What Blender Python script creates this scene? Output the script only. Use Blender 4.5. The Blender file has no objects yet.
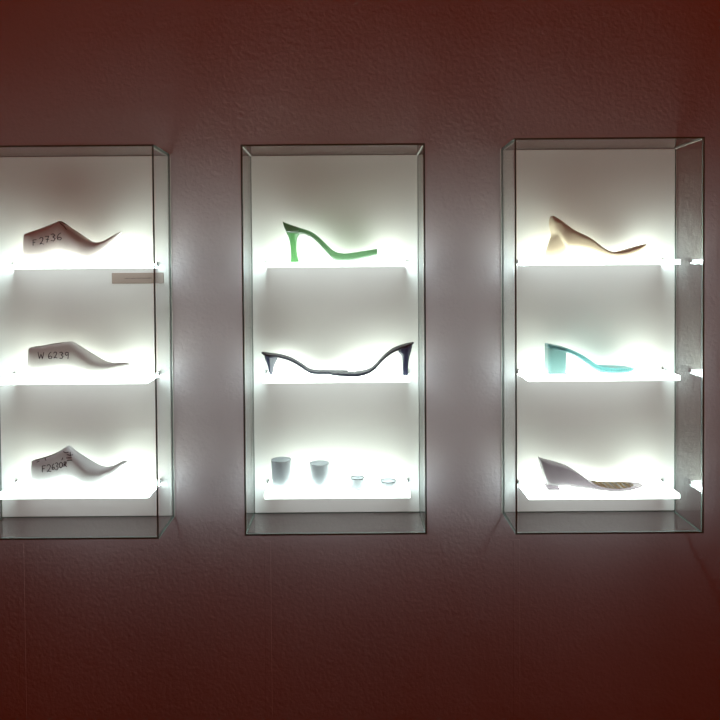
import bpy, bmesh, math, random
from mathutils import Vector, Matrix, Euler
from mathutils.bvhtree import BVHTree
random.seed(7)
S = bpy.context.scene
COL = S.collection

# ------------------------------------------------------------------ camera
F = 700.0
CAMP = Vector((0, 0, 1.5))
ROT = (Matrix.Rotation(math.radians(90 - 1.2), 3, 'X') @ Matrix.Rotation(math.radians(-0.44), 3, 'Z'))
CX, CY = 352.1, 280.7
cd = bpy.data.cameras.new('camera'); cam = bpy.data.objects.new('camera', cd); COL.objects.link(cam)
cam.matrix_world = Matrix.Translation(CAMP) @ ROT.to_4x4()
cd.sensor_width = 36; cd.lens = F * 36 / 720
cd.shift_x = (360 - CX) / 720; cd.shift_y = (CY - 360) / 720
cd.clip_start = .05
S.camera = cam

def at(px, py, Y):
    v = ROT @ Vector(((px - CX) / F, -(py - CY) / F, -1))
    return CAMP + v * (Y / v.y)

YF, YW = 1.750, 1.906          # outer face of the glass fronts, wall face
YB = 1.900                     # face of the white backboards
YS0 = 1.786                    # front edge of the shelves
YC = 1.843                     # middle of the shelves

# ------------------------------------------------------------------ materials
def mat(name):
    m = bpy.data.materials.new(name); m.use_nodes = True
    n = m.node_tree; n.nodes.clear()
    return m, n, n.nodes.new('ShaderNodeOutputMaterial')

def principled(name, col, rough=.5, spec=.5, bump=None, vary=None, **kw):
    m, n, out = mat(name)
    p = n.nodes.new('ShaderNodeBsdfPrincipled')
    p.inputs['Base Color'].default_value = (*col, 1)
    p.inputs['Roughness'].default_value = rough
    p.inputs['Specular IOR Level'].default_value = spec
    for k, v in kw.items(): p.inputs[k.replace('_', ' ')].default_value = v
    tc = n.nodes.new('ShaderNodeTexCoord')
    if vary:
        nz = n.nodes.new('ShaderNodeTexNoise'); nz.inputs['Scale'].default_value = vary[0]; nz.inputs['Detail'].default_value = 4
        n.links.new(tc.outputs['Object'], nz.inputs['Vector'])
        r = n.nodes.new('ShaderNodeValToRGB')
        r.color_ramp.elements[0].position = .3; r.color_ramp.elements[1].position = .7
        r.color_ramp.elements[0].color = (*[c * (1 - vary[1]) for c in col], 1)
        r.color_ramp.elements[1].color = (*[min(1, c * (1 + vary[1])) for c in col], 1)
        n.links.new(nz.outputs['Fac'], r.inputs['Fac']); n.links.new(r.outputs['Color'], p.inputs['Base Color'])
    if bump:
        nz = n.nodes.new('ShaderNodeTexNoise'); nz.inputs['Scale'].default_value = bump[0]; nz.inputs['Detail'].default_value = 3
        n.links.new(tc.outputs['Object'], nz.inputs['Vector'])
        b = n.nodes.new('ShaderNodeBump'); b.inputs['Distance'].default_value = bump[1]; b.inputs['Strength'].default_value = 1
        n.links.new(nz.outputs['Fac'], b.inputs['Height']); n.links.new(b.outputs['Normal'], p.inputs['Normal'])
    n.links.new(p.outputs[0], out.inputs[0])
    return m

def glass_mat():
    m, n, out = mat('clear_glass')
    t = n.nodes.new('ShaderNodeBsdfTransparent'); t.inputs[0].default_value = (.965, .985, .972, 1)
    g = n.nodes.new('ShaderNodeBsdfGlossy'); g.inputs['Roughness'].default_value = .0
    lw = n.nodes.new('ShaderNodeLayerWeight'); lw.inputs['Blend'].default_value = .5
    pw = n.nodes.new('ShaderNodeMath'); pw.operation = 'POWER'; pw.inputs[1].default_value = 5
    ma = n.nodes.new('ShaderNodeMath'); ma.operation = 'MULTIPLY_ADD'; ma.inputs[1].default_value = .96; ma.inputs[2].default_value = .04
    mx = n.nodes.new('ShaderNodeMixShader')
    n.links.new(lw.outputs['Facing'], pw.inputs[0]); n.links.new(pw.outputs[0], ma.inputs[0])
    n.links.new(ma.outputs[0], mx.inputs[0]); n.links.new(t.outputs[0], mx.inputs[1]); n.links.new(g.outputs[0], mx.inputs[2])
    n.links.new(mx.outputs[0], out.inputs[0])
    return m

def light_mat(name, strength, col):
    m, n, out = mat(name)
    e = n.nodes.new('ShaderNodeEmission'); e.inputs[0].default_value = (*col, 1); e.inputs[1].default_value = strength
    n.links.new(e.outputs[0], out.inputs[0])
    return m

def resin(name, col, trans, rough, back=.5, spec=.5):
    """coloured see-through plastic: body colour + light passing through + sheen"""
    m, n, out = mat(name)
    d = n.nodes.new('ShaderNodeBsdfDiffuse'); d.inputs[0].default_value = (*col, 1)
    t = n.nodes.new('ShaderNodeBsdfTranslucent'); t.inputs[0].default_value = (*trans, 1)
    g = n.nodes.new('ShaderNodeBsdfTransparent'); g.inputs[0].default_value = (*trans, 1)
    gl = n.nodes.new('ShaderNodeBsdfGlossy'); gl.inputs['Roughness'].default_value = rough
    a = n.nodes.new('ShaderNodeMixShader'); a.inputs[0].default_value = .55
    b = n.nodes.new('ShaderNodeMixShader'); b.inputs[0].default_value = back
    c = n.nodes.new('ShaderNodeMixShader')
    lw = n.nodes.new('ShaderNodeLayerWeight'); lw.inputs['Blend'].default_value = .5
    pw = n.nodes.new('ShaderNodeMath'); pw.operation = 'POWER'; pw.inputs[1].default_value = 4
    ma = n.nodes.new('ShaderNodeMath'); ma.operation = 'MULTIPLY_ADD'; ma.inputs[1].default_value = .6 * spec * 2; ma.inputs[2].default_value = .05
    n.links.new(lw.outputs['Facing'], pw.inputs[0]); n.links.new(pw.outputs[0], ma.inputs[0]); n.links.new(ma.outputs[0], c.inputs[0])
    n.links.new(d.outputs[0], a.inputs[1]); n.links.new(t.outputs[0], a.inputs[2])
    n.links.new(a.outputs[0], b.inputs[1]); n.links.new(g.outputs[0], b.inputs[2])
    n.links.new(b.outputs[0], c.inputs[1]); n.links.new(gl.outputs[0], c.inputs[2])
    n.links.new(c.outputs[0], out.inputs[0])
    return m

def wall_mat():
    m, n, out = mat('maroon_wall_paint')
    p = n.nodes.new('ShaderNodeBsdfPrincipled')
    p.inputs['Roughness'].default_value = .6; p.inputs['Specular IOR Level'].default_value = 1.0
    tc = n.nodes.new('ShaderNodeTexCoord')
    n1 = n.nodes.new('ShaderNodeTexNoise'); n1.inputs['Scale'].default_value = 2.2; n1.inputs['Detail'].default_value = 5
    r = n.nodes.new('ShaderNodeValToRGB')
    r.color_ramp.elements[0].position = .3; r.color_ramp.elements[0].color = (.44, .38, .39, 1)
    r.color_ramp.elements[1].position = .7; r.color_ramp.elements[1].color = (.49, .42, .43, 1)
    n.links.new(tc.outputs['Object'], n1.inputs['Vector']); n.links.new(n1.outputs['Fac'], r.inputs['Fac'])
    n.links.new(r.outputs['Color'], p.inputs['Base Color'])
    fine = n.nodes.new('ShaderNodeTexNoise'); fine.inputs['Scale'].default_value = 110; fine.inputs['Detail'].default_value = 3
    med = n.nodes.new('ShaderNodeTexNoise'); med.inputs['Scale'].default_value = 22; med.inputs['Detail'].default_value = 4; med.inputs['Distortion'].default_value = .8
    vo = n.nodes.new('ShaderNodeTexVoronoi'); vo.inputs['Scale'].default_value = 16
    mr = n.nodes.new('ShaderNodeMapRange'); mr.inputs[1].default_value = .0; mr.inputs[2].default_value = .13; mr.inputs[3].default_value = 1; mr.inputs[4].default_value = 0
    for k in (fine, med, vo): n.links.new(tc.outputs['Object'], k.inputs['Vector'])
    n.links.new(vo.outputs['Distance'], mr.inputs[0])
    b1 = n.nodes.new('ShaderNodeBump'); b1.inputs['Distance'].default_value = .0011; b1.inputs['Strength'].default_value = 1
    b2 = n.nodes.new('ShaderNodeBump'); b2.inputs['Distance'].default_value = .0012; b2.inputs['Strength'].default_value = 1
    b3 = n.nodes.new('ShaderNodeBump'); b3.inputs['Distance'].default_value = .0006; b3.inputs['Strength'].default_value = .8
    n.links.new(fine.outputs['Fac'], b1.inputs['Height']); n.links.new(med.outputs['Fac'], b2.inputs['Height']); n.links.new(mr.outputs[0], b3.inputs['Height'])
    n.links.new(b1.outputs[0], b2.inputs['Normal']); n.links.new(b2.outputs[0], b3.inputs['Normal']); n.links.new(b3.outputs[0], p.inputs['Normal'])
    n.links.new(p.outputs[0], out.inputs[0])
    return m

M = dict(
    wall=wall_mat(),
    floor=principled('dark_floorboards', (.09, .06, .045), .45, vary=(3, .25)),
    board=principled('white_painted_board', (.83, .82, .785), .75, .3, bump=(160, .00015), vary=(9, .012)),
    glass=glass_mat(),
    edge=principled('green_glass_edge', (.14, .22, .19), .2, .6),
    bead=principled('silicone_bead', (.6, .58, .55), .4),
    under=principled('shelf_underside_white', (.78, .79, .78), .5),
    light=light_mat('lit_opal_acrylic', 8.0, (.90, 1.0, .94)),
    ends=light_mat('boosted_acrylic_end', 31.0, (.80, .97, 1.0)),  # shelf ends given added glow to brighten the wall between the cases
    glow=light_mat('dim_opal_underside', 1.4, (.93, .97, 1.0)),
    metal=principled('dark_steel', (.12, .12, .12), .35, Metallic=.8),
    last=principled('pale_pinkish_plaster', (.70, .62, .60), .65, .35, bump=(45, .0006), vary=(18, .10)),
    last2=principled('pale_grey_plaster', (.67, .65, .63), .65, .35, bump=(45, .0006), vary=(18, .08)),
    last3=principled('pale_blue_grey_plaster', (.66, .67, .69), .65, .35, bump=(45, .0006), vary=(18, .08)),
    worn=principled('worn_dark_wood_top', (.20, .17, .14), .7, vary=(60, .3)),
    ink=principled('black_marker_ink', (.012, .010, .02), .7, .1),
    green=resin('green_see_through_plastic', (.08, .15, .085), (.32, .48, .33), .15, .14),
    green_h=resin('green_see_through_heel', (.08, .22, .085), (.40, .66, .40), .15, .2),
    dark=resin('smoky_blue_plastic', (.03, .036, .046), (.12, .14, .18), .25, .1, .25),
    dark_h=resin('smoky_blue_heel_plastic', (.03, .036, .06), (.17, .19, .28), .12, .16),
    teal=resin('teal_see_through_plastic', (.16, .34, .35), (.42, .69, .70), .2, .16),
    teal_h=resin('teal_frosted_heel', (.18, .28, .28), (.50, .66, .66), .25, .3),
    wedge=resin('mauve_grey_clear_plastic', (.15, .13, .14), (.44, .40, .43), .15, .2),
    wood=principled('pale_beech_wood', (.72, .58, .42), .55, .4, vary=(14, .07)),
    tan=principled('ribbed_tan_insole', (.42, .29, .14), .4),
    cup=resin('frosted_white_glass', (.60, .63, .66), (.78, .81, .84), .2, .05),
    rim=principled('grey_glass_rim', (.02, .026, .026), .5, .15),
    caption=principled('beige_caption_card', (.40, .32, .27), .7),
    print=principled('brown_print', (.18, .13, .11), .7),
)

# ------------------------------------------------------------------ helpers
def link(name, me, m, parent=None):
    o = bpy.data.objects.new(name, me); COL.objects.link(o)
    for k in (m if isinstance(m, (list, tuple)) else [m]): me.materials.append(k)
    if parent:
        o.parent = parent
        o.location = -parent.location
    return o

def obj(name, bm, m, parent=None, smooth=False, sharp=38):
    bmesh.ops.recalc_face_normals(bm, faces=bm.faces)
    for f in bm.faces: f.smooth = smooth
    if smooth:
        for e in bm.edges:
            if len(e.link_faces) == 2 and e.calc_face_angle(0) > math.radians(sharp): e.smooth = False
    me = bpy.data.meshes.new(name); bm.to_mesh(me); bm.free()
    return link(name, me, m, parent)

def thing(name, label, cat, loc, group=None):
    o = bpy.data.objects.new(name, None); COL.objects.link(o)
    o.empty_display_size = .05
    o.location = loc
    o['label'] = label; o['category'] = cat
    if group: o['group'] = group
    return o

def box(bm, a, b, bevel=0, seg=2):
    r = bmesh.ops.create_cube(bm, size=1)['verts']
    c = [(p + q) / 2 for p, q in zip(a, b)]; s = [abs(q - p) for p, q in zip(a, b)]
    for v in r: v.co = Vector((c[i] + v.co[i] * s[i] for i in range(3)))
    if bevel:
        es = list({e for v in r for e in v.link_edges})
        bmesh.ops.bevel(bm, geom=es, offset=bevel, segments=seg, affect='EDGES', profile=.5)
    return bm

def pchip(xs, ys):
    n = len(xs); h = [xs[i+1]-xs[i] for i in range(n-1)]; d = [(ys[i+1]-ys[i])/h[i] for i in range(n-1)]
    m = [0.0]*n
    for i in range(1, n-1):
        if d[i-1]*d[i] > 0:
            w1 = 2*h[i]+h[i-1]; w2 = h[i]+2*h[i-1]
            m[i] = (w1+w2)/(w1/d[i-1]+w2/d[i])
    m[0] = d[0]; m[-1] = d[-1]
    def f(x):
        x = min(max(x, xs[0]), xs[-1]); i = 0
        while i < n-2 and x > xs[i+1]: i += 1
        t = (x-xs[i])/h[i]
        return ((2*t**3-3*t*t+1)*ys[i]+(t**3-2*t*t+t)*h[i]*m[i]+(-2*t**3+3*t*t)*ys[i+1]+(t**3-t*t)*h[i]*m[i+1])
    return f

def skin(bm, rings, cap=True):
    vs = [[bm.verts.new(p) for p in r] for r in rings]
    N = len(vs[0])
    for a, b in zip(vs, vs[1:]):
        for i in range(N):
            bm.faces.new((a[i], a[(i+1) % N], b[(i+1) % N], b[i]))
    if cap:
        bm.faces.new(vs[0]); bm.faces.new(list(reversed(vs[-1])))
    return bm

def ring(lo, hi, w, n, N=28, taper=0.0, dish=0.0):
    """section in (height, depth): superellipse between lo and hi, half width w,
    narrowing towards the top by taper, top face hollowed by dish"""
    out = []
    zc, hz = (lo+hi)/2, (hi-lo)/2
    for i in range(N):
        a = 2*math.pi*i/N + math.pi/N
        s, c = math.sin(a), math.cos(a)
        z = hz*math.copysign(abs(s)**(2/n), s); y = w*math.copysign(abs(c)**(2/n), c)
        t = (z/hz+1)/2 if hz > 0 else 0
        y *= 1 - taper*t**1.5
        if dish and s > 0: z -= dish*(1-(y/w)**2)
        out.append((zc+z, y))
    return out

def xloft(bm, rows, Y, n=2.4, steps=46, ytop=0, ybot=0, taper=None, dish=None, zfloor=None, yoff=None, ends=True):
    """rows: (px, py_top, py_bottom, half width in m); the outline is read at depth Y (+ytop*w, -ybot*w)"""
    xs = [r[0] for r in rows]
    T, B, W = (pchip(xs, [r[k] for r in rows]) for k in (1, 2, 3))
    us = set(xs)
    for i in range(steps+1):
        t = i/steps; us.add(xs[0]+(xs[-1]-xs[0])*t)
    us = sorted(us)
    us = [u for i, u in enumerate(us) if i == 0 or i == len(us)-1 or u-us[i-1] > .35]
    data = []
    for u in us:
        w = W(u)
        x = at(u, (T(u)+B(u))/2, Y).x
        hi = at(u, T(u), Y+ytop*w).z; lo = at(u, B(u), Y-ybot*w).z
        if hi-lo < .0012: lo = hi-.0012
        data.append([x, lo, hi, w, u])
    if zfloor is not None:
        dz = zfloor-min(d[1] for d in data)
        print('loft dz mm', round(dz*1000, 1))
        zt_ = max(d[2] for d in data); lo0 = min(d[1] for d in data); kf = (zt_-zfloor)/(zt_-lo0)
        for d in data: d[1] = zfloor+(d[1]-lo0)*kf; d[2] = zfloor+(d[2]-lo0)*kf
    rings = []
    for x, lo, hi, w, u in data:
        k = (u-xs[0])/(xs[-1]-xs[0])
        tp = taper(k) if taper else 0; ds = dish(k) if dish else 0
        yo = yoff(k) if yoff else 0
        rings.append([(x, Y+yo+y, z) for z, y in ring(lo, hi, w, n, taper=tp, dish=min(ds, (hi-lo)*.5))])
    return skin(bm, rings)

def zloft(bm, rows, Y, n=2.6, steps=22, zfloor=None, N=24):
    """rows: (py, px_left, px_right, half width); heel-like forms, read from the top down"""
    ys = [r[0] for r in rows]
    L, R, W = (pchip(ys, [r[k] for r in rows]) for k in (1, 2, 3))
    zs = [at(340, y, Y).z for y in ys]
    rings = []
    for i in range(steps+1):
        v = ys[0]+(ys[-1]-ys[0])*i/steps
        a, b, w = at(L(v), v, Y), at(R(v), v, Y), W(v)
        z = (a.z+b.z)/2
        if zfloor is not None:
            zend = (at(L(ys[-1]), ys[-1], Y).z+at(R(ys[-1]), ys[-1], Y).z)/2
            z += (zfloor-zend)*(i/steps)
        c, h = (a.x+b.x)/2, (b.x-a.x)/2
        r = []
        for j in range(N):
            q = 2*math.pi*j/N+math.pi/N
            s, co = math.sin(q), math.cos(q)
            r.append((c+h*math.copysign(abs(co)**(2/n), co), Y+w*math.copysign(abs(s)**(2/n), s), z))
        rings.append(r)
    return skin(bm, rings)

def lathe(bm, prof, c, N=40):
    rings = []
    for r, z in prof:
        rings.append([(c[0]+r*math.cos(2*math.pi*i/N), c[1]+r*math.sin(2*math.pi*i/N), c[2]+z) for i in range(N)])
    return skin(bm, rings)

def tube(bm, pts, r, N=6):
    for k in range(len(pts)-1):
        a, b = pts[k], pts[k+1]
        d = b-a
        if d.length < 1e-6: continue
        q = d.to_track_quat('Z', 'Y').to_matrix()
        rings = []
        for p in (a, b):
            rings.append([p+q @ Vector((r*math.cos(2*math.pi*i/N), r*math.sin(2*math.pi*i/N), 0)) for i in range(N)])
        skin(bm, rings)
    return bm

def remeshed(bm, name, m, parent, voxel=.0016, it=6):
    me = bpy.data.meshes.new(name); bmesh.ops.recalc_face_normals(bm, faces=bm.faces); bm.to_mesh(me); bm.free()
    tmp = bpy.data.objects.new(name+'_tmp', me); COL.objects.link(tmp)
    md = tmp.modifiers.new('r', 'REMESH'); md.mode = 'VOXEL'; md.voxel_size = voxel
    sm = tmp.modifiers.new('s', 'SMOOTH'); sm.factor = .5; sm.iterations = it
    bpy.context.view_layer.update()
    new = bpy.data.meshes.new_from_object(tmp.evaluated_get(bpy.context.evaluated_depsgraph_get()))
    bpy.data.objects.remove(tmp)
    new.name = name; new.materials.clear()
    for f in new.polygons: f.use_smooth = True
    return link(name, new, m, parent)

# ------------------------------------------------------------------ setting
def structure(o): o['kind'] = 'structure'; return o
bm = bmesh.new()
box(bm, (-3.2, YW, 0), (3.2, YW+.12, 3.0))
zt = at(268, 541, YW).z
for px in (21.5, 268, 516.5):                  # filled cable chases: faint raised strips under each case
    x = at(px, 600, YW).x
    box(bm, (x-.009, YW-.0004, .12), (x+.009, YW+.01, zt), .0004, 1)
wall = structure(obj('wall_back', bm, M['wall']))
bm = bmesh.new(); box(bm, (-3.2, -3.0, -.1), (3.2, YW+.12, 0))
structure(obj('floor', bm, M['floor']))
bm = bmesh.new(); box(bm, (-3.2, YW-.014, 0), (3.2, YW, .11), .004)
structure(obj('baseboard_back', bm, M['wall']))

# ------------------------------------------------------------------ cases
G = .0042
def make_case(label, xl, xr, ztop, zbot, shelves, sxl, sxr, rot=0):
    cx = (xl+xr)/2
    t = thing('display_case', label, 'display case', (cx, YW, zbot), 'wall display cases')
    bm = bmesh.new(); box(bm, (xl+G+.0008, YB, zbot+G+.0008), (xr-G-.0008, YW-.0005, ztop-G-.0008), .0008, 1)
    obj('backboard', bm, M['board'], t)
    def panel(name, a, b):
        bm = bmesh.new(); box(bm, a, b)
        s = [b[i]-a[i] for i in range(3)]; ax = s.index(min(s))
        bm.normal_update()
        for f in bm.faces:
            f.material_index = 0 if abs(f.normal[ax]) > .5 else 1
        return obj(name, bm, [M['glass'], M['edge']], t)
    panel('side_glass', (xl, YF, zbot), (xl+G, YW-.0004, ztop))
    panel('side_glass', (xr-G, YF, zbot), (xr, YW-.0004, ztop))
    e = .0003
    panel('top_glass', (xl+G+e, YF, ztop-G), (xr-G-e, YW-.0004, ztop))
    panel('bottom_glass', (xl+G+e, YF, zbot), (xr-G-e, YW-.0004, zbot+G))
    panel('front_glass', (xl+G+e, YF+.0004, zbot+G+e), (xr-G-e, YF+.0004+G, ztop-G-e))
    for x, s in ((xl+G, 1), (xr-G, -1)):       # glue beads in the upper corners
        bm = bmesh.new()
        tube(bm, [Vector((x+s*.0013, YF+G+.001, ztop-G-.0014)), Vector((x+s*.0013, YB-.001, ztop-G-.0014))], .0011, 8)
        obj('glue_bead', bm, M['bead'], t, True)
    for x in (xl-.0012, xr+.0012):             # sealant where the side glass meets the wall
        bm = bmesh.new()
        tube(bm, [Vector((x, YW-.0016, zbot)), Vector((x, YW-.0016, ztop))], .0014, 8)
        obj('sealant_bead', bm, M['bead'], t, True)
    for z in shelves:                          # z = top surface
        bm = bmesh.new(); th = .0128
        box(bm, (sxl, YS0, z-th), (sxr, YB-.0004, z), .0006, 1)
        bm.normal_update()
        for f in bm.faces: f.material_index = 3 if f.normal.y > .5 else 1 if f.normal.z < -.5 else 2 if abs(f.normal.x) > .8 else 0
        sh = obj('shelf', bm, [M['light'], M['glow'], M['ends'], M['under']], t)
        sh['label'] = 'glowing white acrylic shelf'
        for x, s in ((sxl, -1), (sxr, 1)):
            bm = bmesh.new()
            box(bm, (x+s*.0004, YB-.016, z-.008), (x+s*.0044, YB-.001, z-.001), .001, 1)
            box(bm, (x+s*.0004, YB-.010, z-.004), (x+s*.0036, YB-.001, z+.004), .001, 1)
            k = obj('shelf_clip', bm, M['metal'], None, True)
            k.parent = sh
            k.matrix_parent_inverse = Matrix.Identity(4); k.location = (0, 0, 0)
    return t

def caserect(l, r, yc, ytop, ybot, xc):
    return at(l, yc, YF).x, at(r, yc, YF).x, at(xc, ytop, YF).z, at(xc, ybot, YF).z
def shz(x, y): return at(x, y, YS0).z
L = caserect(-33.5, 156.2, 343, 144.9, 539.5, 80)
C = caserect(242.6, 426, 340, 143.8, 535.2, 334)
R = caserect(515.0, 704.4, 337, 137.4, 534, 610)
print('cases', L, C, R)
ZL = [shz(120, 263.4), shz(120, 379.0), shz(120, 493.3)]
ZC = [shz(336, 262.0), shz(336, 377.8), shz(336, 493.6)]
ZR = [shz(605, 260.0), shz(605, 376.1), shz(605, 494.4)]
lc = at(60.5, 380, YS0).x
make_case('left wall-mounted glass display case holding three marked shoe lasts',
          *L, ZL, at(-5, 380, YS0).x, at(146.5, 380, YS0).x)
make_case('middle wall-mounted glass display case with green heeled sole, dark pair and four white cups',
          *C, ZC, at(263.2, 380, YS0).x, at(409.6, 380, YS0).x)
make_case('right wall-mounted glass display case with beige, teal and mauve-grey wedge soles',
          *R, ZR, at(529.0, 380, YS0).x, at(680.2, 380, YS0).x)

# ------------------------------------------------------------------ caption card
a, b = at(112, 273.0, YB), at(164, 283.3, YB)
t = thing('caption_label', 'small beige caption strip under the top shelf of the left case', 'label', ((a.x+b.x)/2, YB, b.z))
bm = bmesh.new(); box(bm, (a.x, YB-.0022, b.z), (b.x, YB-.0003, a.z), .0003, 1)
obj('card', bm, M['caption'], t)
bm = bmesh.new()
x = at(125, 278, YB).x; x1 = at(151, 278, YB).x; zc = (a.z+b.z)/2-.0005; k = 0
while x < x1:
    k += 1
    if k in (5, 11, 15): x += .0025; continue
    h = random.choice((.0022, .0022, .0032)); w = random.uniform(.0018, .0028)
    box(bm, (x, YB-.0025, zc-.0011), (x+w, YB-.0023, zc-.0011+h)); x += w+.0010
obj('printed_text', bm, M['print'], t)

# ------------------------------------------------------------------ handwriting
GL = {
 'F': [[(0, 0), (0, 1)], [(0, 1), (.9, 1.05)], [(0, .55), (.6, .58)]],
 '2': [[(.05, .8), (.3, 1), (.7, .98), (.85, .75), (.6, .4), (.1, .02), (.5, .12), (1, .02)]],
 '7': [[(0, .95), (.9, 1), (.6, .5), (.45, 0)], [(.2, .48), (.95, .52)]],
 '3': [[(.05, .92), (.5, 1.02), (.85, .8), (.4, .56), (.9, .35), (.6, 0), (.05, .05)]],
 '6': [[(.8, 1), (.35, .8), (.05, .35), (.25, .02), (.75, .02), (.95, .25), (.6, .42), (.12, .25)]],
 '0': [[(.5, 1), (.1, .75), (.05, .25), (.45, 0), (.9, .3), (.9, .75), (.5, 1)]],
 '9': [[(.85, .65), (.4, .5), (.1, .75), (.4, 1), (.85, .95), (.85, .5), (.75, 0)]],
 'W': [[(0, 1), (.22, 0), (.5, .7), (.75, 0), (1, 1)]],
 'R': [[(.05, 0), (.1, 1), (.7, .95), (.7, .6), (.1, .5), (.9, 0)]],
 'E': [[(.9, 1), (.2, .98), (.1, .5), (.15, 0), (.9, .02)], [(.12, .5), (.7, .52)]],
}
def write(last, chars, extra=()):
    """ink drawn on the last's near side; chars: (char, x0, x1, ytop, ybottom)"""
    bmx = bmesh.new(); bmx.from_mesh(last.data)
    bvh = BVHTree.FromBMesh(bmx); off = last.matrix_world.translation
    strokes = []
    for ch, x0, x1, yt, yb in chars:
        for st in GL[ch]: strokes.append([(x0+(x1-x0)*u, yb+(yt-yb)*v) for u, v in st])
    strokes += list(extra)
    bm = bmesh.new()
    for st in strokes:
        fine = []
        for (ax, ay), (bx, by) in zip(st, st[1:]):
            for k in range(3): fine.append((ax+(bx-ax)*k/3, ay+(by-ay)*k/3))
        fine.append(st[-1])
        pts = []
        for px, py in fine:
            d = (at(px, py, YC)-CAMP).normalized()
            hit = bvh.ray_cast(CAMP-off, d)
            if hit[0] is not None: pts.append(hit[0]+off-d*.0001)
        if len(pts) > 1: tube(bm, pts, .00095)
    bmx.free()
    return bm

# ------------------------------------------------------------------ shoe lasts
def make_last(label, rows, zf, m, chars, extra, crest):
    YC = 1.843
    base = at(rows[len(rows)//2][0], 300, YC)
    t = thing('shoe_last', label, 'shoe last', (base.x, YC, zf), 'shoe lasts')
    bm = bmesh.new()
    xloft(bm, rows, YC, n=3.0, steps=60, ytop=0, ybot=.25, zfloor=zf+.0003,
          taper=lambda k: .34*max(0, 1-(k/.62)**3))
    body = obj('last_body', bm, m, t, True, 60)
    bpy.context.view_layer.update()
    obj('handwritten_number', write(body, chars, extra), M['ink'], t, True)
    # darker worn strip along the top of the cone
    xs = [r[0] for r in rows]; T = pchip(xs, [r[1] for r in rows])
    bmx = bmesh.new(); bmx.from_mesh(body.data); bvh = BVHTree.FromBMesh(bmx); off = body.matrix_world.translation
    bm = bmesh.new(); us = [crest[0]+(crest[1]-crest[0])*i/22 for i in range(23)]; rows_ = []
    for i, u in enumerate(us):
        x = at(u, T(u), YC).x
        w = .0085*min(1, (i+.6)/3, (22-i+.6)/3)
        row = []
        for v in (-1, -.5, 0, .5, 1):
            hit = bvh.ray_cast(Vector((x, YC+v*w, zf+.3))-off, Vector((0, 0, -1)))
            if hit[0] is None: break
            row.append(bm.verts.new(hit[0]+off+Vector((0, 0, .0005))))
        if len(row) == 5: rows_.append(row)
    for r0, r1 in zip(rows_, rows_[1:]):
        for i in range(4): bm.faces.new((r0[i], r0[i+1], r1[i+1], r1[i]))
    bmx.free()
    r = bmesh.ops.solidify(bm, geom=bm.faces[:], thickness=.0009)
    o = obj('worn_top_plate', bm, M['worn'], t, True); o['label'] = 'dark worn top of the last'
    return t

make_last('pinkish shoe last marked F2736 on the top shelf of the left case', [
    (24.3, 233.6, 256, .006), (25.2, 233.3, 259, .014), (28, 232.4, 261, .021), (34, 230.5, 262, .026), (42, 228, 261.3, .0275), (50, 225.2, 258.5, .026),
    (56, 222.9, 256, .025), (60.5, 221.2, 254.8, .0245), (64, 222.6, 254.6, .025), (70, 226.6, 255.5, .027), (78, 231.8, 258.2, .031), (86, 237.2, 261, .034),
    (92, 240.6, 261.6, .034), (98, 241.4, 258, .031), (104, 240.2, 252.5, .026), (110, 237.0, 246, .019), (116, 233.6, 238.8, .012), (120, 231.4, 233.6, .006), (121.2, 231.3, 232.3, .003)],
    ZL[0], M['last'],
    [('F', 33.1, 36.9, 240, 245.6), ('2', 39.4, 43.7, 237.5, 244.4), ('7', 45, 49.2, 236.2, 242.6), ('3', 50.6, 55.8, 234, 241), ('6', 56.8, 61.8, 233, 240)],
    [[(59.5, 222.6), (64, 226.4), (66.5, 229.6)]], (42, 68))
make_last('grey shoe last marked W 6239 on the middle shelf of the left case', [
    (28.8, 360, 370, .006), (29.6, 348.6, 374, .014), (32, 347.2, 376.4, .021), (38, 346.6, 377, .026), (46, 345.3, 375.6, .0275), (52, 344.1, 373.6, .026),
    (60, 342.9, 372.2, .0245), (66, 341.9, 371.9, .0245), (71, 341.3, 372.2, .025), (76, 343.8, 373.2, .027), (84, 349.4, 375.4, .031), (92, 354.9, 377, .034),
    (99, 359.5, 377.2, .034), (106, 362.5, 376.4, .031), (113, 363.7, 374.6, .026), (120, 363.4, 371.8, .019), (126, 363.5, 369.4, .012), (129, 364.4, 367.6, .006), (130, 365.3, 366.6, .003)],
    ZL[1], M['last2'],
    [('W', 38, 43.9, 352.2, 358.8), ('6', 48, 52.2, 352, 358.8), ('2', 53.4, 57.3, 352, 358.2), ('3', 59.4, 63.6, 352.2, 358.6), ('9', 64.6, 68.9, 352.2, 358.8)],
    [], (34, 66))
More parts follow.
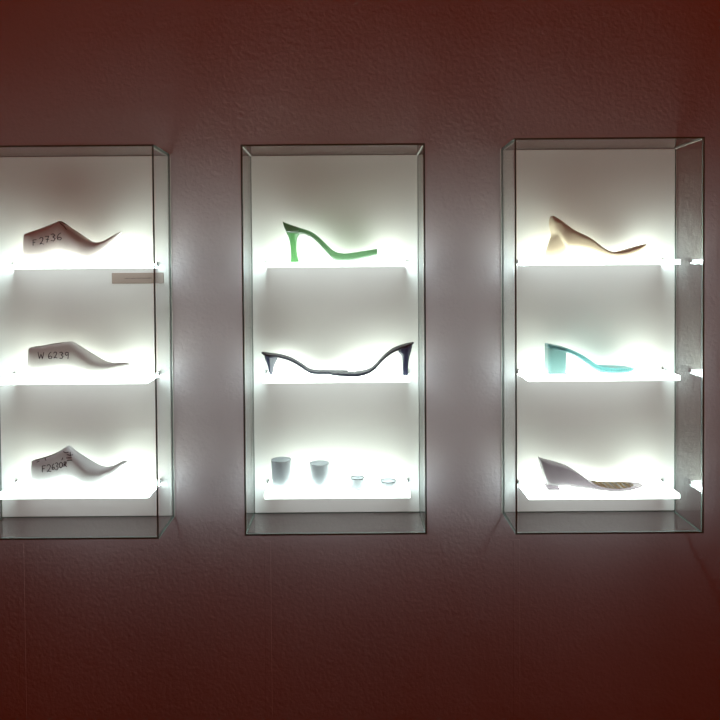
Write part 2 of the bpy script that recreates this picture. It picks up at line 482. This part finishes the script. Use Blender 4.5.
make_last('blue-grey shoe last marked F2630R on the bottom shelf of the left case', [
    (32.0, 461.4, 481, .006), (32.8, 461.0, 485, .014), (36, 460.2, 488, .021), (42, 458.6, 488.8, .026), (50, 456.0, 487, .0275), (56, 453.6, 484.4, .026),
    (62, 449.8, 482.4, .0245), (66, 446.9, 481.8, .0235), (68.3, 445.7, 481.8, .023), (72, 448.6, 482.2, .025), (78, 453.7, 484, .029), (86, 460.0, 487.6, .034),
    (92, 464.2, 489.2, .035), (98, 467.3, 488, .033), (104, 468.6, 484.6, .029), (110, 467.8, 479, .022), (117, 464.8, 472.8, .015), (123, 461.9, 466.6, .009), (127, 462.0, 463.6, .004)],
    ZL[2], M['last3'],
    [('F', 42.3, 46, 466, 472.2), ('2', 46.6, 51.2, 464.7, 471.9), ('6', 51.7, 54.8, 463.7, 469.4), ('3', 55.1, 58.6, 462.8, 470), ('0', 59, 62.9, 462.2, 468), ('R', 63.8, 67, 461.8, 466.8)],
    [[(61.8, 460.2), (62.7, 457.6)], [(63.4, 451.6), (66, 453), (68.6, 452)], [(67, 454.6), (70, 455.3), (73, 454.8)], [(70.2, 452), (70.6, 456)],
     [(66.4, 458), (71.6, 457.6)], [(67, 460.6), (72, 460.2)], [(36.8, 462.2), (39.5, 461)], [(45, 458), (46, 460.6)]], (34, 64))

# ------------------------------------------------------------------ green heeled sole
zf = ZC[0]
t = thing('heeled_sole', 'bright green see-through high-heeled shoe sole on the top shelf of the middle case', 'shoe', (at(330, 300, YC).x, YC, zf))
bm = bmesh.new()
xloft(bm, [(283.3, 221.3, 223.2, .012), (285, 222.0, 229, .018), (289, 223.4, 233.4, .0235), (295, 225.6, 234, .027), (302, 228.0, 234, .0265), (310, 230.6, 236.6, .0245),
    (316, 234.0, 241, .022), (322, 239.0, 247.6, .021), (328, 245.0, 254.4, .023), (333, 249.3, 259.6, .026), (338, 251.8, 261.2, .030), (345, 252.8, 261.4, .034),
    (352, 252.0, 260.8, .035), (361, 250.6, 259.2, .034), (370, 249.2, 257, .031), (377, 248.0, 255.3, .027)],
    YC, n=5, steps=60, dish=lambda k: .0035)
obj('sole', bm, M['green'], t, True, 50)
bm = bmesh.new()
zloft(bm, [(231.0, 285.6, 300.5, .0225), (234, 287.2, 299.6, .0215), (237, 288.6, 297.6, .018), (242, 289.8, 296.8, .0135), (249, 290.6, 296.7, .011), (256, 290.9, 297.6, .011), (260.5, 290.6, 298.8, .0125), (261.9, 290.4, 299.1, .0128)],
    YC, n=3, zfloor=zf+.0022)
obj('heel', bm, M['green_h'], t, True, 50)
bm = bmesh.new(); a = at(290.3, 262, YC); b = at(299.2, 262, YC)
box(bm, (a.x, YC-.013, zf+.0003), (b.x, YC+.013, zf+.0024), .0009, 2)
obj('heel_tip', bm, M['green'], t, True)
for s in (-1, 1):                               # thin ridge lines where the heel cup meets the sole
    bm = bmesh.new()
    tube(bm, [Vector((at(px, py, YC).x, YC+s*w, at(px, py, YC).z)) for px, py, w in ((286.6, 232.2, .0215), (290, 232.0, .0245), (295, 231.8, .0268), (299.5, 231.6, .0268))], .0008)
    obj('heel_seam', bm, M['cup'], t, True)

# ------------------------------------------------------------------ dark pair, toe to toe
zf = ZC[1]
def dark_sole(label, rows, heel, Y, side):
    t = thing('heeled_sole', label, 'shoe', (at(rows[len(rows)//2][0], 300, Y).x, Y, zf), 'smoky dark soles laid toe to toe')
    bm = bmesh.new(); xloft(bm, rows, Y, n=4, steps=60, zfloor=zf+.0003, dish=lambda k: .0012)
    obj('sole', bm, M['dark'], t, True, 50)
    bm = bmesh.new(); zloft(bm, heel, Y, n=2.6, zfloor=zf+.0003)
    obj('heel', bm, M['dark_h'], t, True, 50)
    return t
dark_sole('smoky dark heeled sole pointing right, left one of the pair in the middle case',
    [(261.8, 351.8, 353.2, .010), (264, 352.2, 355, .017), (269, 353.2, 356.6, .023), (276, 354.4, 357.2, .025), (283, 355.9, 358.9, .0245), (290, 358.3, 361.6, .0215), (296, 361.6, 365.2, .020),
     (302, 365.8, 369.6, .020), (307, 370.0, 373.6, .022), (312, 372.6, 376.2, .0245), (320, 373.4, 377.0, .0265), (330, 373.5, 377.1, .025), (340, 373.3, 376.9, .019), (346, 373.1, 376.2, .012), (348, 373.0, 375.6, .008)],
    [(354.2, 264.0, 270.5, .017), (356.4, 264.6, 277.5, .021), (359, 265.0, 277.4, .018), (364, 266.9, 275.4, .013), (370, 268.3, 273.7, .0095), (376.6, 269.4, 273.0, .0075)], 1.852, 1)
dark_sole('smoky dark heeled sole pointing left, right one of the pair in the middle case',
    [(330, 374.6, 376.6, .008), (333, 374.3, 377.2, .013), (340, 374.2, 377.8, .020), (350, 374.2, 378, .0265), (358, 373.9, 377.7, .0275), (364, 372.6, 376.6, .0255), (369.5, 370.6, 374.6, .0225),
     (375, 366.2, 370.4, .020), (381, 359.2, 363.2, .020), (387, 353.3, 357.2, .0215), (393.5, 348.7, 352.3, .0245), (400, 345.9, 349.4, .025), (406, 343.9, 347.2, .023), (411, 342.6, 345.6, .017), (413.7, 342.0, 343.2, .010)],
    [(343.8, 408.0, 412.6, .016), (346.2, 402.5, 412.2, .020), (348.6, 398.4, 411.6, .021), (351.5, 398.2, 411.1, .019), (356.5, 401.4, 409.6, .013), (363, 402.3, 408.6, .010), (370, 402.4, 408.1, .0085), (376.6, 402.4, 407.9, .0085)], 1.8155, -1)

# ------------------------------------------------------------------ white cups
zf = ZC[2]+.0003
def cup(label, px, r0, r1, h, yc=YC, foot=0, bowl=False):
    x = at(px, 485, yc).x
    t = thing('cup', label, 'cup', (x, yc, zf), 'white cups in a row')
    th = .0022
    if bowl:
        out = [(r0*.55, 0), (r0*.8, .001), (r0*.93, h*.22), (r0, h*.5), (r1*1.01, h*.8), (r1, h)]
    elif foot:
        out = [(r0*.97, 0), (r0, .0015), (r0, .005), (r1*1.02, .0085), (r1*.97, h*.5), (r1, h)]
    else:
        out = [(r0*.94, 0), (r0, .002), (r0+(r1-r0)*.5, h*.5), (r1, h)]
    bm = bmesh.new()
    ins = [(max(.002, r-th), max(z, .004)) for r, z in reversed(out)]
    lathe(bm, out+[(r1-th*.5, h+.0008)]+ins, (x, yc, zf))
    obj('cup_body', bm, M['cup'], t, True, 50)
    for nm, rr, zr in (('base_rim', out[1][0]+.0004, 0),)+((('top_rim', out[-1][0]+.0003, h-.0008),) if h < .05 else ()):
     bm = bmesh.new()
     prof = [(rr-.001, .0002), (rr, .0004), (rr+.0002, .0019), (rr-.001, .0021)]
     rings = [[(x+q*math.cos(2*math.pi*i/40), yc+q*math.sin(2*math.pi*i/40), zf+zr+zz) for i in range(40)] for q, zz in prof]
     skin(bm, rings+[rings[0]], False)
     bmesh.ops.remove_doubles(bm, verts=bm.verts, dist=1e-6)
     obj(nm, bm, M['rim'], t, True)
cup('tallest white frosted cup, leftmost on the bottom shelf of the middle case', 281.4, .0232, .0262, .0770, 1.829)
cup('tall white frosted cup flaring upward, second from left beside the tallest one', 319.6, .0218, .0258, .0670, 1.829)
cup('small straight white cup with a wider foot ring, third in the row', 357.4, .0206, .0180, .0270, 1.829, foot=1)
cup('lowest white bowl-shaped cup with curved base, rightmost in the row', 388.4, .0212, .0206, .0185, 1.829, bowl=True)

# ------------------------------------------------------------------ beige wooden sole (right case, top)
zf = ZR[0]
t = thing('heeled_sole', 'pale beige wooden sole with flared sculpted heel, top shelf of the right case', 'shoe', (at(595, 300, YC).x, YC, zf))
bm = bmesh.new()
xloft(bm, [(550.8, 215.8, 219, .008), (553, 216.3, 232, .017), (557, 218.4, 238, .0225), (561, 220.4, 244, .026), (566, 224.0, 250, .027), (571.5, 228.2, 250, .0255), (577, 231.0, 250.3, .024), (582.4, 233.4, 251.0, .023),
    (587, 235.6, 252.2, .023), (591.5, 238.6, 254, .024), (597, 243.2, 256.4, .026), (602, 247.0, 258.3, .029), (607, 249.8, 259.3, .032), (612, 250.9, 259.4, .0345), (618.5, 250.2, 258.9, .035),
    (625, 248.6, 257.6, .033), (631, 246.8, 255.4, .030), (637, 245.2, 252.2, .025), (642, 243.9, 248.4, .018), (646, 242.9, 244.4, .008)],
    YC, n=3, steps=60, dish=lambda k: .002, zfloor=zf+.0004)
zloft(bm, [(216, 550.9, 553.2, .008), (219, 550.0, 558, .019), (224, 549.6, 565, .024), (229, 550.4, 571, .024), (234, 551.6, 575.5, .022), (240, 549.4, 574, .020), (246.5, 547.0, 570.5, .019), (253, 545.2, 566.5, .019), (257.5, 544.6, 564.2, .0195), (259.4, 544.9, 563.6, .0195)],
    YC, n=2.5, zfloor=zf+.0004)
remeshed(bm, 'carved_body', M['wood'], t, .0014, 12)

# ------------------------------------------------------------------ teal block-heeled sole
def ribs(name, x0, x1, zfun, W, Y, m, t, cnt, amp, k=.82):
    """rippled insole patch lying in the forefoot"""
    bm = bmesh.new(); NX, NY = cnt*8, 12; g = []
    for i in range(NX+1):
        u = i/NX; x = x0+(x1-x0)*u; w = W(u)*k*min(1, math.sqrt(max(0, 1-(2*u-1)**6)))
        g.append([bm.verts.new((x, Y+w*(2*j/NY-1), zfun(u, (2*j/NY-1))+amp*math.sin((u*cnt+.12*math.cos(2*j/NY-1))*2*math.pi)*(1-(2*j/NY-1)**4))) for j in range(NY+1)])
    for a, b in zip(g, g[1:]):
        for j in range(NY): bm.faces.new((a[j], b[j], b[j+1], a[j+1]))
    bmesh.ops.solidify(bm, geom=bm.faces[:], thickness=-.0016)
    return obj(name, bm, m, t, True, 60)

def topz(o, xa, xb):
    off = o.location+o.parent.location; vs = [v.co+off for v in o.data.vertices]
    xs = [xa+(xb-xa)*i/8 for i in range(9)]
    return pchip([i/8 for i in range(9)], [max(v.z for v in vs if abs(v.x-x) < .006) for x in xs])

zf = ZR[1]
t = thing('heeled_sole', 'teal see-through sole with square block heel, middle shelf of the right case', 'shoe', (at(590, 370, YC).x, YC, zf))
bm = bmesh.new()
xloft(bm, [(546.3, 343.0, 347.6, .016), (548, 343.2, 348.4, .022), (553, 344.1, 349.6, .0265), (562.5, 346.1, 352, .0275), (569, 348.2, 354, .0255), (575, 350.9, 357.2, .0235), (581, 354.0, 361.4, .0225),
    (587, 357.8, 366, .0235), (592, 361.3, 370.2, .026), (596.8, 364.2, 372.6, .029), (602, 365.4, 373.6, .032), (610, 365.8, 374, .0345), (618, 366.0, 373.8, .034), (625, 366.3, 372.8, .029), (630, 366.8, 371.4, .021), (633.3, 367.4, 369.8, .011)],
    YC, n=4.5, steps=60, dish=lambda k: .002, ytop=.15, ybot=.5, zfloor=zf+.0003)
teal_sole = obj('sole', bm, M['teal'], t, True, 50)
bm = bmesh.new()
zloft(bm, [(347.4, 546.5, 564.8, .0255), (353, 546.5, 564.4, .025), (362, 546.4, 564.3, .0245), (372.6, 546.3, 564.3, .024)], YC, n=7, zfloor=zf+.0022, N=32)
obj('heel', bm, M['teal_h'], t, True, 40)
bm = bmesh.new(); a = at(546.3, 373, YC); b = at(564.5, 373, YC)
box(bm, (a.x, YC-.024, zf+.0003), (b.x, YC+.024, zf+.0024), .0008, 2)
obj('heel_tip', bm, M['teal'], t, True)
# corrugated side edge of the forefoot
We = pchip([596, 602, 610, 618, 625, 629], [.0282, .0318, .0343, .0338, .0288, .0235])
for s in (-1, 1):
    bm = bmesh.new()
    for i in range(13):
        px = 597+i*2.5; w = We(px)
        x = at(px, 370, YC).x
        tube(bm, [Vector((x, YC+s*(w+.0002), zf+.0065)), Vector((x, YC+s*(w+.0002), zf+.0155))], .0016, 8)
    o = obj('ribbed_edge', bm, M['teal'], t, True)
xa, xb = at(598, 368, YC).x, at(630, 368, YC).x
zt = topz(teal_sole, xa, xb)
ribs('footbed', xa, xb, lambda u, v: zt(u)-.0004, lambda u: .022+.012*math.sin(math.pi*min(1, u*1.05)), YC, M['teal'], t, 10, .0008)

# ------------------------------------------------------------------ mauve-grey wedge
zf = ZR[2]
t = thing('wedge_sole', 'mauve-grey clear plastic wedge sole with gold ribbed forefoot, bottom shelf of the right case', 'shoe', (at(590, 490, YC).x, YC, zf))
bm = bmesh.new()
WR = [(539, 456.2, 458, .012), (541, 456.5, 467, .018), (546, 457.4, 487.0, .024), (553.5, 459.2, 489.2, .0275), (560, 461.3, 489.0, .0265), (566, 463.5, 488.8, .0255), (572, 466.6, 490.2, .0245), (578, 470.4, 490.8, .0245),
    (585, 475.6, 491.4, .026), (591.4, 480.2, 492.2, .029), (598, 482.0, 493.2, .032), (606, 482.6, 493.9, .035), (614, 482.7, 494, .036), (622, 482.6, 493.4, .0345), (630, 482.6, 491.8, .029), (637, 483.2, 489.6, .021), (642.3, 484.6, 487.4, .010)]
xloft(bm, WR, YC-.006, n=5, steps=60, ytop=.92, ybot=.95, dish=lambda k: .0018, zfloor=zf+.0003)
wedge_body = obj('sole', bm, M['wedge'], t, True, 50)
Yw = YC-.006
bm = bmesh.new()                                 # block under the heel, narrower than the body
a = at(547.6, 489, Yw-.02); b = at(560, 489, Yw-.02)
box(bm, (a.x, Yw-.0225, zf+.0003), (b.x, Yw+.0225, zf+.0085), .002, 2)
obj('heel_block', bm, M['wedge'], t, True)
xa, xb = at(590.5, 486, Yw).x, at(633, 486, Yw).x
ztop = topz(wedge_body, xa, xb)
f = ribs('footbed', xa, xb, lambda u, v: ztop(u)+.0002, lambda u: .020+.0165*math.sin(math.pi*min(1, .06+u*.92)), Yw, M['tan'], t, 7, .0014, .84)
f['label'] = 'gold ribbed footbed'

# ------------------------------------------------------------------ light
w = bpy.data.worlds.new('dim_gallery'); S.world = w; w.use_nodes = True
bg = w.node_tree.nodes['Background']; bg.inputs[0].default_value = (1.0, .08, .0, 1); bg.inputs[1].default_value = .112
S.view_settings.view_transform = 'Standard'; S.view_settings.look = 'None'
S.view_settings.exposure = .22; S.view_settings.gamma = 1
